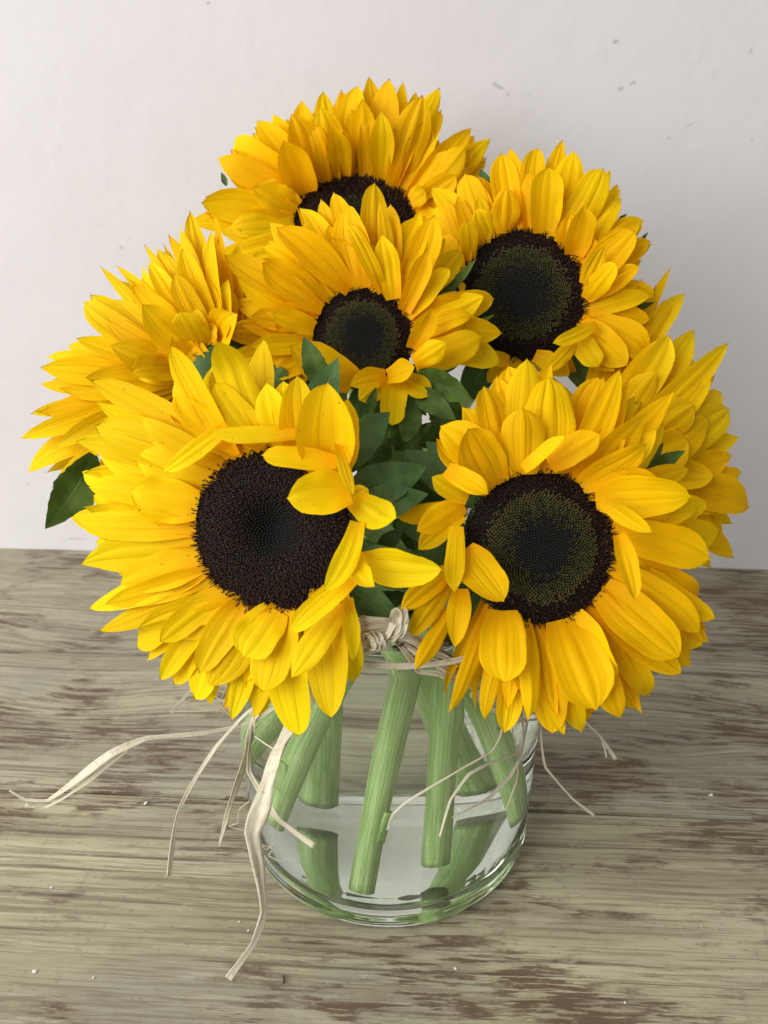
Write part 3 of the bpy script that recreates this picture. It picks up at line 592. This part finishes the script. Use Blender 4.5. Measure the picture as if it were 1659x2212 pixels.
# leaves and long bracts that show between the heads: sheet, base, tip, width, depth at base / tip, owner
for i, (s, bx, by, tx, ty, wd, d0, d1, own, mt) in enumerate((
 (3, 650, 1340, 522, 1018, 175, .385, .385, 'mid', 'leaf'), (3, 900, 1490, 952, 1315, 80, .375, .37, 'mid', 'leaf'), (3, 1270, 830, 1545, 555, 85, .432, .418, 'mid', 'leaf'),
 (3, 1400, 1000, 1655, 888, 65, .432, .420, 'mid', 'leaf'), (3, 1330, 1040, 1560, 1000, 90, .43, .422, 'mid', 'leaf'), (2, 500, 1640, 203, 2105, 320, .40, .40, 'left', 'leaf'),
 (3, 1200, 1230, 1530, 1405, 200, .41, .40, 'mid', 'leaf'), (3, 1180, 1340, 1425, 1512, 170, .41, .40, 'mid', 'leaf'), (3, 1120, 1640, 1190, 1380, 170, .40, .41, 'mid', 'leaf'), (3, 1330, 1480, 1540, 1560, 160, .42, .41, 'tr', 'leaf'),
 (5, 1290, 690, 1380, 455, 130, .375, .37, 'fl', 'bract'), (5, 1430, 760, 1455, 535, 150, .38, .38, 'fl', 'leaf'), (5, 1500, 720, 1620, 540, 240, .40, .40, 'fr', 'leaf'), (5, 1260, 1190, 1500, 1090, 160, .40, .39, 'fl', 'leaf'),
 (5, 1400, 560, 1300, 330, 200, .40, .40, 'fl', 'leaf'), (5, 1370, 900, 1480, 800, 90, .38, .37, 'fr', 'bract'), (5, 1290, 1060, 1312, 1230, 70, .375, .37, 'fl', 'bract'), (5, 1520, 470, 1440, 330, 170, .41, .41, 'mid', 'leaf'),
 (6, 1120, 590, 1292, 478, 85, .39, .385, 'right', 'leaf'), (6, 1110, 560, 1197, 442, 60, .392, .39, 'right', 'leaf'), (6, 1220, 1035, 1312, 1024, 40, .40, .40, 'right', 'leaf'),
 (4, 1130, 1210, 1468, 1090, 90, .462, .455, 'tr', 'leaf'), (4, 1350, 760, 1428, 652, 34, .46, .455, 'tr', 'leaf'), (4, 500, 480, 488, 325, 90, .47, .47, 'tr', 'leaf'), (4, 1230, 600, 1297, 540, 30, .46, .46, 'tr', 'leaf'),
 (1, 190, 640, 160, 568, 40, .52, .52, 'top', 'leaf'), (1, 1290, 1040, 1322, 900, 70, .47, .465, 'tr', 'leaf'), (3, 330, 1290, 145, 1160, 110, .42, .415, 'fl', 'leaf'), (3, 150, 1120, 190, 930, 200, .47, .47, 'left', 'leaf'),
 (3, 420, 1330, 250, 1190, 160, .41, .41, 'fl', 'leaf'), (9, 420, 420, 760, 60, 330, .40, .395, 'fr', 'leaf'), (9, 300, 380, 420, 60, 200, .395, .39, 'fl', 'leaf'), (9, 840, 440, 960, 300, 150, .40, .40, 'fr', 'leaf'),
 (5, 1560, 760, 1500, 900, 240, .41, .41, 'fr', 'leaf'), (3, 1330, 1640, 1180, 1560, 200, .43, .43, 'tr', 'leaf'), (3, 1000, 1600, 1130, 1500, 200, .42, .42, 'mid', 'leaf'),
 (0, 840, 1060, 900, 860, 110, .435, .44, 'mid', 'leaf'), (0, 900, 1100, 860, 930, 100, .425, .43, 'tr', 'leaf'), (0, 960, 1150, 1010, 1010, 90, .41, .41, 'fr', 'leaf'), (0, 980, 930, 940, 850, 90, .43, .43, 'tr', 'leaf'), (0, 860, 1240, 900, 1110, 110, .42, .42, 'fr', 'leaf'))):
    fl = F[own][0]; b, t = at(V(s, bx, by), d0), at(V(s, tx, ty), d1)
    qq = (CAM - b).normalized() + Vector((rng.uniform(-.5, .5), 0, rng.uniform(0, .6)))
    leaf_mesh('leaf', b, t, wd * .82 * SHEET[s][2] / FPX * d0, qq, M[mt], fl, 900 + i, bend=rng.uniform(-.3, .35), fold=rng.uniform(.2, .6))

# ------------------------------------------------------------------ raffia tie
tie = empty('raffia_tie', (0, -.085, .165)); bpy.context.view_layer.update()
tag(tie, 'pale raffia bow knotted round the vase rim with loose trailing ends', 'raffia tie')
def ribbon(name, pts, widths, parent, seed, twist=.5, q=None, raw=False):
    """pts: (sheet, x, y, depth) or world vectors; a thin crinkled ribbon with thickness"""
    r = random.Random(seed); P = pts if raw else [at(V(p[0], p[1], p[2]), p[3]) for p in pts]
    n = 9; path = catmull(P, n)
    if not raw:
        lin = [lerp(P[i_], P[i_ + 1], k_ / n) for i_ in range(len(P) - 1) for k_ in range(n)] + [P[-1]]
        path = [off_glass(lerp(a_, b_, .6)) for a_, b_ in zip(path, lin)]
    N = len(path); vs, uvs, fs = [], [], []; nv = 5
    ws = [lerp(widths[min(int(i / n), len(widths) - 2)], widths[min(int(i / n) + 1, len(widths) - 1)], (i % n) / n if i < N - 1 else 1) for i in range(N)]
    ph = r.uniform(0, 6); tw = r.uniform(.6, 1.4); acc = 0
    for i, p in enumerate(path):
        T = (path[min(i + 1, N - 1)] - path[max(i - 1, 0)]).normalized()
        if i: acc += (p - path[i - 1]).length
        qq = (CAM - p).normalized() if q is None else q(p)
        S = T.cross(qq)
        S.normalize(); Nn = S.cross(T)
        a = twist * math.sin(acc * 45 * tw + ph); S, Nn = S * math.cos(a) + Nn * math.sin(a), Nn * math.cos(a) - S * math.sin(a)
        w2 = ws[i] / 2 * (1 + .10 * math.sin(acc * 260 + ph))
        for j in range(nv):
            v = -1 + 2 * j / (nv - 1); z = w2 * (.35 * (v * v) + .22 * math.cos(v * 5 + ph + acc * 60))
            vs.append(p + S * v * w2 + Nn * z); uvs.append((j / (nv - 1), acc * 30))
    for i in range(N - 1):
        for j in range(nv - 1): fs.append((i * nv + j, i * nv + j + 1, (i + 1) * nv + j + 1, (i + 1) * nv + j))
    o = mesh_obj(name, vs, fs, M['raffia'], parent, uvs=uvs)
    md = o.modifiers.new('thickness', 'SOLIDIFY'); md.thickness = .00025; md.offset = 0
    return o
from mathutils.bvhtree import BVHTree
vbm = bmesh.new(); vbm.from_mesh(o.data if False else bpy.data.objects['glass_body'].data); BV = BVHTree.FromBMesh(vbm); vbm.free()
def off_glass(p):
    dv = p - CAM; hit = BV.ray_cast(CAM, dv.normalized())
    if hit[0] is not None and dv.length > hit[3] - .002: return CAM + dv.normalized() * (hit[3] - .002)
    return p
KD = .357
mm = .001
STR = [
 ([(7,760,160,KD),(7,450,330,.422),(7,180,520,.432),(8,1040,490,.43),(8,740,520,.425),(8,560,600,.42),(8,370,745,.42),(8,240,832,.42),(8,130,828,.42),(8,48,782,.42)], [3,3,3.5,3.5,4,8.5,8,2.5,3,1.2]),
 ([(8,650,575,.421),(8,430,745,.42),(8,310,828,.42),(8,220,870,.42),(8,128,856,.42)], [2,4,3,2.5,4.5]),
 ([(7,740,170,KD),(7,420,340,.420),(8,1250,385,.43),(8,1090,560,.425),(8,960,760,.42),(8,895,890,.42),(8,868,1020,.42),(8,845,1212,.42)], [3,3,3.5,3.5,4,3,5,5]),
 ([(7,700,190,KD),(7,300,390,.428),(8,1280,420,.432),(8,1240,590,.43),(8,1190,740,.43),(8,1145,890,.43),(8,1100,1065,.43)], [3,3,6,8,8,5,1.6]),
 ([(7,720,140,KD),(7,500,300,.418),(8,1500,400,.420),(8,1430,520,.412),(8,1365,690,.408),(8,1320,860,.404),(8,1268,990,.402),(8,1298,1190,.400),(8,1322,1390,.398),(8,1270,1550,.396),(8,1145,1726,.393)], [3,5,11,9,10,13,13,9,6,4.5,4.5]),
 ([(8,1270,440,.432),(8,1250,600,.43),(8,1252,690,.425),(8,1310,790,.42),(8,1390,915,.416),(8,1470,980,.414),(8,1580,1056,.412)], [2.5,3,5,5,5.5,5.5,7]),
 ([(7,300,380,.425),(8,1110,330,.43),(8,1020,225,.435),(8,920,325,.432),(8,858,392,.43)], [1,1,2.5,3,3.5]),
 ([(8,1180,430,.431),(8,1105,345,.431),(8,1145,255,.431)], [1,1.2,1]), ([(8,1110,372,.431),(8,1000,384,.431),(8,865,385,.43)], [.6,.6,.5]),
 ([(8,1255,835,.41),(8,1200,880,.41),(8,1195,945,.41),(8,1150,962,.41),(8,1230,985,.41)], [.45,.45,.45,.45,.4]),
 ([(8,1400,950,.41),(8,1380,1040,.41),(8,1340,1080,.41),(8,1315,1055,.41),(8,1370,1075,.41),(8,1350,1110,.41),(8,1400,1135,.41),(8,1470,1118,.41)], [.45]*8),
 ([(8,1280,510,.424),(8,1330,545,.422),(8,1400,590,.42)], [1,1,1]),
 ([(7,880,140,KD),(7,1000,190,.412),(7,1140,260,.418),(7,1330,380,.425),(7,1480,480,.43),(7,1510,500,.432),(7,1522,650,.43),(7,1540,740,.43),(7,1660,880,.43),(7,1768,965,.43)], [5,5,5,4,3,2,2,2,2.2,2.4]),
 ([(7,860,150,KD),(7,960,215,.411),(7,1100,290,.416),(7,1320,430,.424),(7,1450,520,.43),(7,1440,600,.428),(7,1425,680,.425),(7,1370,780,.42),(7,1270,880,.415),(7,1100,972,.415)], [5,6,5,4,3,3,3,3.5,3.5,.8]),
 ([(7,840,150,KD),(7,900,220,.409),(7,945,290,.412),(7,1040,300,.414),(7,1200,370,.42),(7,1340,500,.426),(7,1328,590,.424),(7,1285,665,.42),(7,1150,742,.412),(7,900,890,.405),(7,825,955,.404),(7,800,1030,.404)], [4,5.5,4.5,5,3,1.8,1.8,1.8,1.8,1.8,1.8,2.2]),
 ([(7,870,140,KD),(7,1060,215,.414),(7,1240,320,.42),(7,1420,450,.428),(7,1430,655,.426),(7,1275,718,.418),(7,1180,770,.412),(7,1095,890,.409),(7,1045,1060,.408)], [4,5,4,2.5,2,2,2.4,2.2,2.4]),
 ([(7,1370,470,.427),(7,1388,600,.425),(7,1412,690,.423),(7,1402,800,.42),(7,1352,942,.418)], [1,1,1,1,.8]),
 ([(7,1190,390,.417),(7,1260,440,.42),(7,1380,520,.426),(7,1520,510,.432),(7,1700,510,.436),(7,1790,590,.437),(7,1865,700,.437)], [6,4,2.5,2,2,2.5,3.5]),
 ([(7,1800,620,.437),(7,1815,650,.437),(7,1822,690,.437)], [1,1,.8]),
 ([(7,880,160,KD),(7,1020,250,.413),(7,1180,330,.419),(7,1400,440,.427)], [4,5,5,3]), ([(7,1120,280,.416),(7,1300,370,.422),(7,1440,450,.428),(7,1530,505,.432)], [.7,.7,.7,.7]),
 ([(7,820,165,KD),(7,600,240,.414),(7,380,350,.422),(7,150,500,.432)], [5,4,3,2]),
]
for i, (pts, ws) in enumerate(STR): ribbon('strand', pts, [x * mm * (.60 if max(ws) > 12 else .50 if max(ws) > 3 else .62) for x in ws], tie, 300 + i, twist=.75)
# bands round the neck
for i in range(2):
    zz = .1580 + i * .0018; rr = .0796 + rng.uniform(-.0004, .001); P = []
    for k in range(49):
        a = 2 * math.pi * k / 48; P.append(Vector((rr * math.cos(a), rr * math.sin(a) + VY, zz + .0022 * math.sin(a * 2 + i) + (0.002 if math.sin(a) < 0 else 0))))
    ribbon('band', P, [.0022] * 48, tie, 400 + i, twist=.25, q=lambda p: Vector((p.x, p.y, .0)).normalized(), raw=True)
# the knot: bundle from the left, turns wrapped over it
kr = random.Random(77); J = lambda k: kr.uniform(-k, k)
for i in range(12):
    f = i / 11
    a = at(V(9, 235 + 90 * f + J(10), 760 - 420 * f + J(15)), .360); b = at(V(9, 430 + J(20), 640 - 260 * f), .354 + J(.001)); c = at(V(9, 620 + J(15), 560 - 170 * f), .3535); d = at(V(9, 800, 570 - 130 * f), .358)
    ribbon('knot_strand', [a, b, c, d], [.0022 + J(.0006), .0021, .0018, .0015], tie, 500 + i, twist=.5, raw=True)
for i in range(4):
    x0 = 668 + i * 38 + J(10); w_ = 42 + J(18); hh = 150 + J(28) - abs(i - 3) * 10; tl = 40 + J(25); P = []
    for k in range(13):
        a = 2 * math.pi * k / 12; P.append(at(V(9, x0 + w_ * math.cos(a) + tl * math.sin(a), 432 - hh * math.sin(a) + J(5)), .3515 - .0045 * math.cos(a + .4)))
    ribbon('knot_loop', P, [.0023 + J(.0007) for _ in P], tie, 600 + i, twist=.7, raw=True)
for i in range(3):
    x0 = 425 + i * 62 + J(14); P = []
    for k in range(13):
        a = 2 * math.pi * k / 12; P.append(at(V(9, x0 + 38 * math.cos(a) - 26 * math.sin(a), 632 - 10 * i - (72 + J(6)) * math.sin(a)), .3515 - .004 * math.cos(a)))
    ribbon('knot_loop', P, [.0021 + J(.0006) for _ in P], tie, 620 + i, twist=.6, raw=True)
for i in range(5):
    f = i / 4
    a = at(V(9, 640, 560 + J(30)), .352); b = at(V(9, 860 + 20 * f, 560 + 60 * f), .353); c = at(V(9, 1080 + J(20), 660 + 70 * f), .360); d = at(V(9, 1330, 800 + 90 * f), .366)
    ribbon('knot_strand', [a, b, c, d], [.0015, .0022 + J(.0006), .0022, .002], tie, 650 + i, twist=.4, raw=True)

# ------------------------------------------------------------------ crumbs on the boards
for i, (x, y, sz, lab) in enumerate(((75, 2098, 1.7, 'largest white plaster crumb near the lower left corner'), (202, 2111, 1.0, 'small white crumb right of the largest one at lower left'), (111, 1917, .9, 'tiny pale crumb on the left board, far from the vase'),
      (314, 1735, 1.8, 'thin white flake on the boards between the two long left raffia ends'), (516, 1991, .9, 'upper of two tiny crumbs left of the vase base'), (537, 2010, .9, 'lower of two tiny crumbs left of the vase base'),
      (983, 2092, 1.1, 'lone white crumb in front of the vase, to its right'), (1536, 1717, 1.8, 'white flake on the boards at the far right, beyond the raffia end'), (1350, 2165, 1.0, 'pale crumb near the bottom edge, lower right'))):
    bm = bmesh.new(); bmesh.ops.create_icosphere(bm, subdivisions=1, radius=1); r = random.Random(70 + i)
    for v in bm.verts: v.co = Vector((v.co.x * 1.4, v.co.y, v.co.z * .6)) * r.uniform(.7, 1.2) * sz * .0006
    me = bpy.data.meshes.new('crumb'); bm.to_mesh(me); bm.free()
    if 'crumb' not in M: M['crumb'] = plain('crumb', (.78, .77, .74), .8, .1)
    me.materials.append(M['crumb']); o = bpy.data.objects.new('crumb', me); COL.objects.link(o); o.location = on_ground((x, y), .0005); o.rotation_euler.z = r.uniform(0, 3)
    tag(o, lab, 'crumb', 'pale crumbs scattered on the boards')
P = [on_ground(p, .0008) for p in ((611, 2108), (613, 2116), (612, 2124))]
vs, fs = tube(catmull(P, 4), .0004, 6); M['twig'] = plain('twig', (.10, .07, .04), .8)
tag(mesh_obj('twig_scrap', vs, fs, M['twig']), 'short brown plant scrap lying on the front board', 'plant scrap')
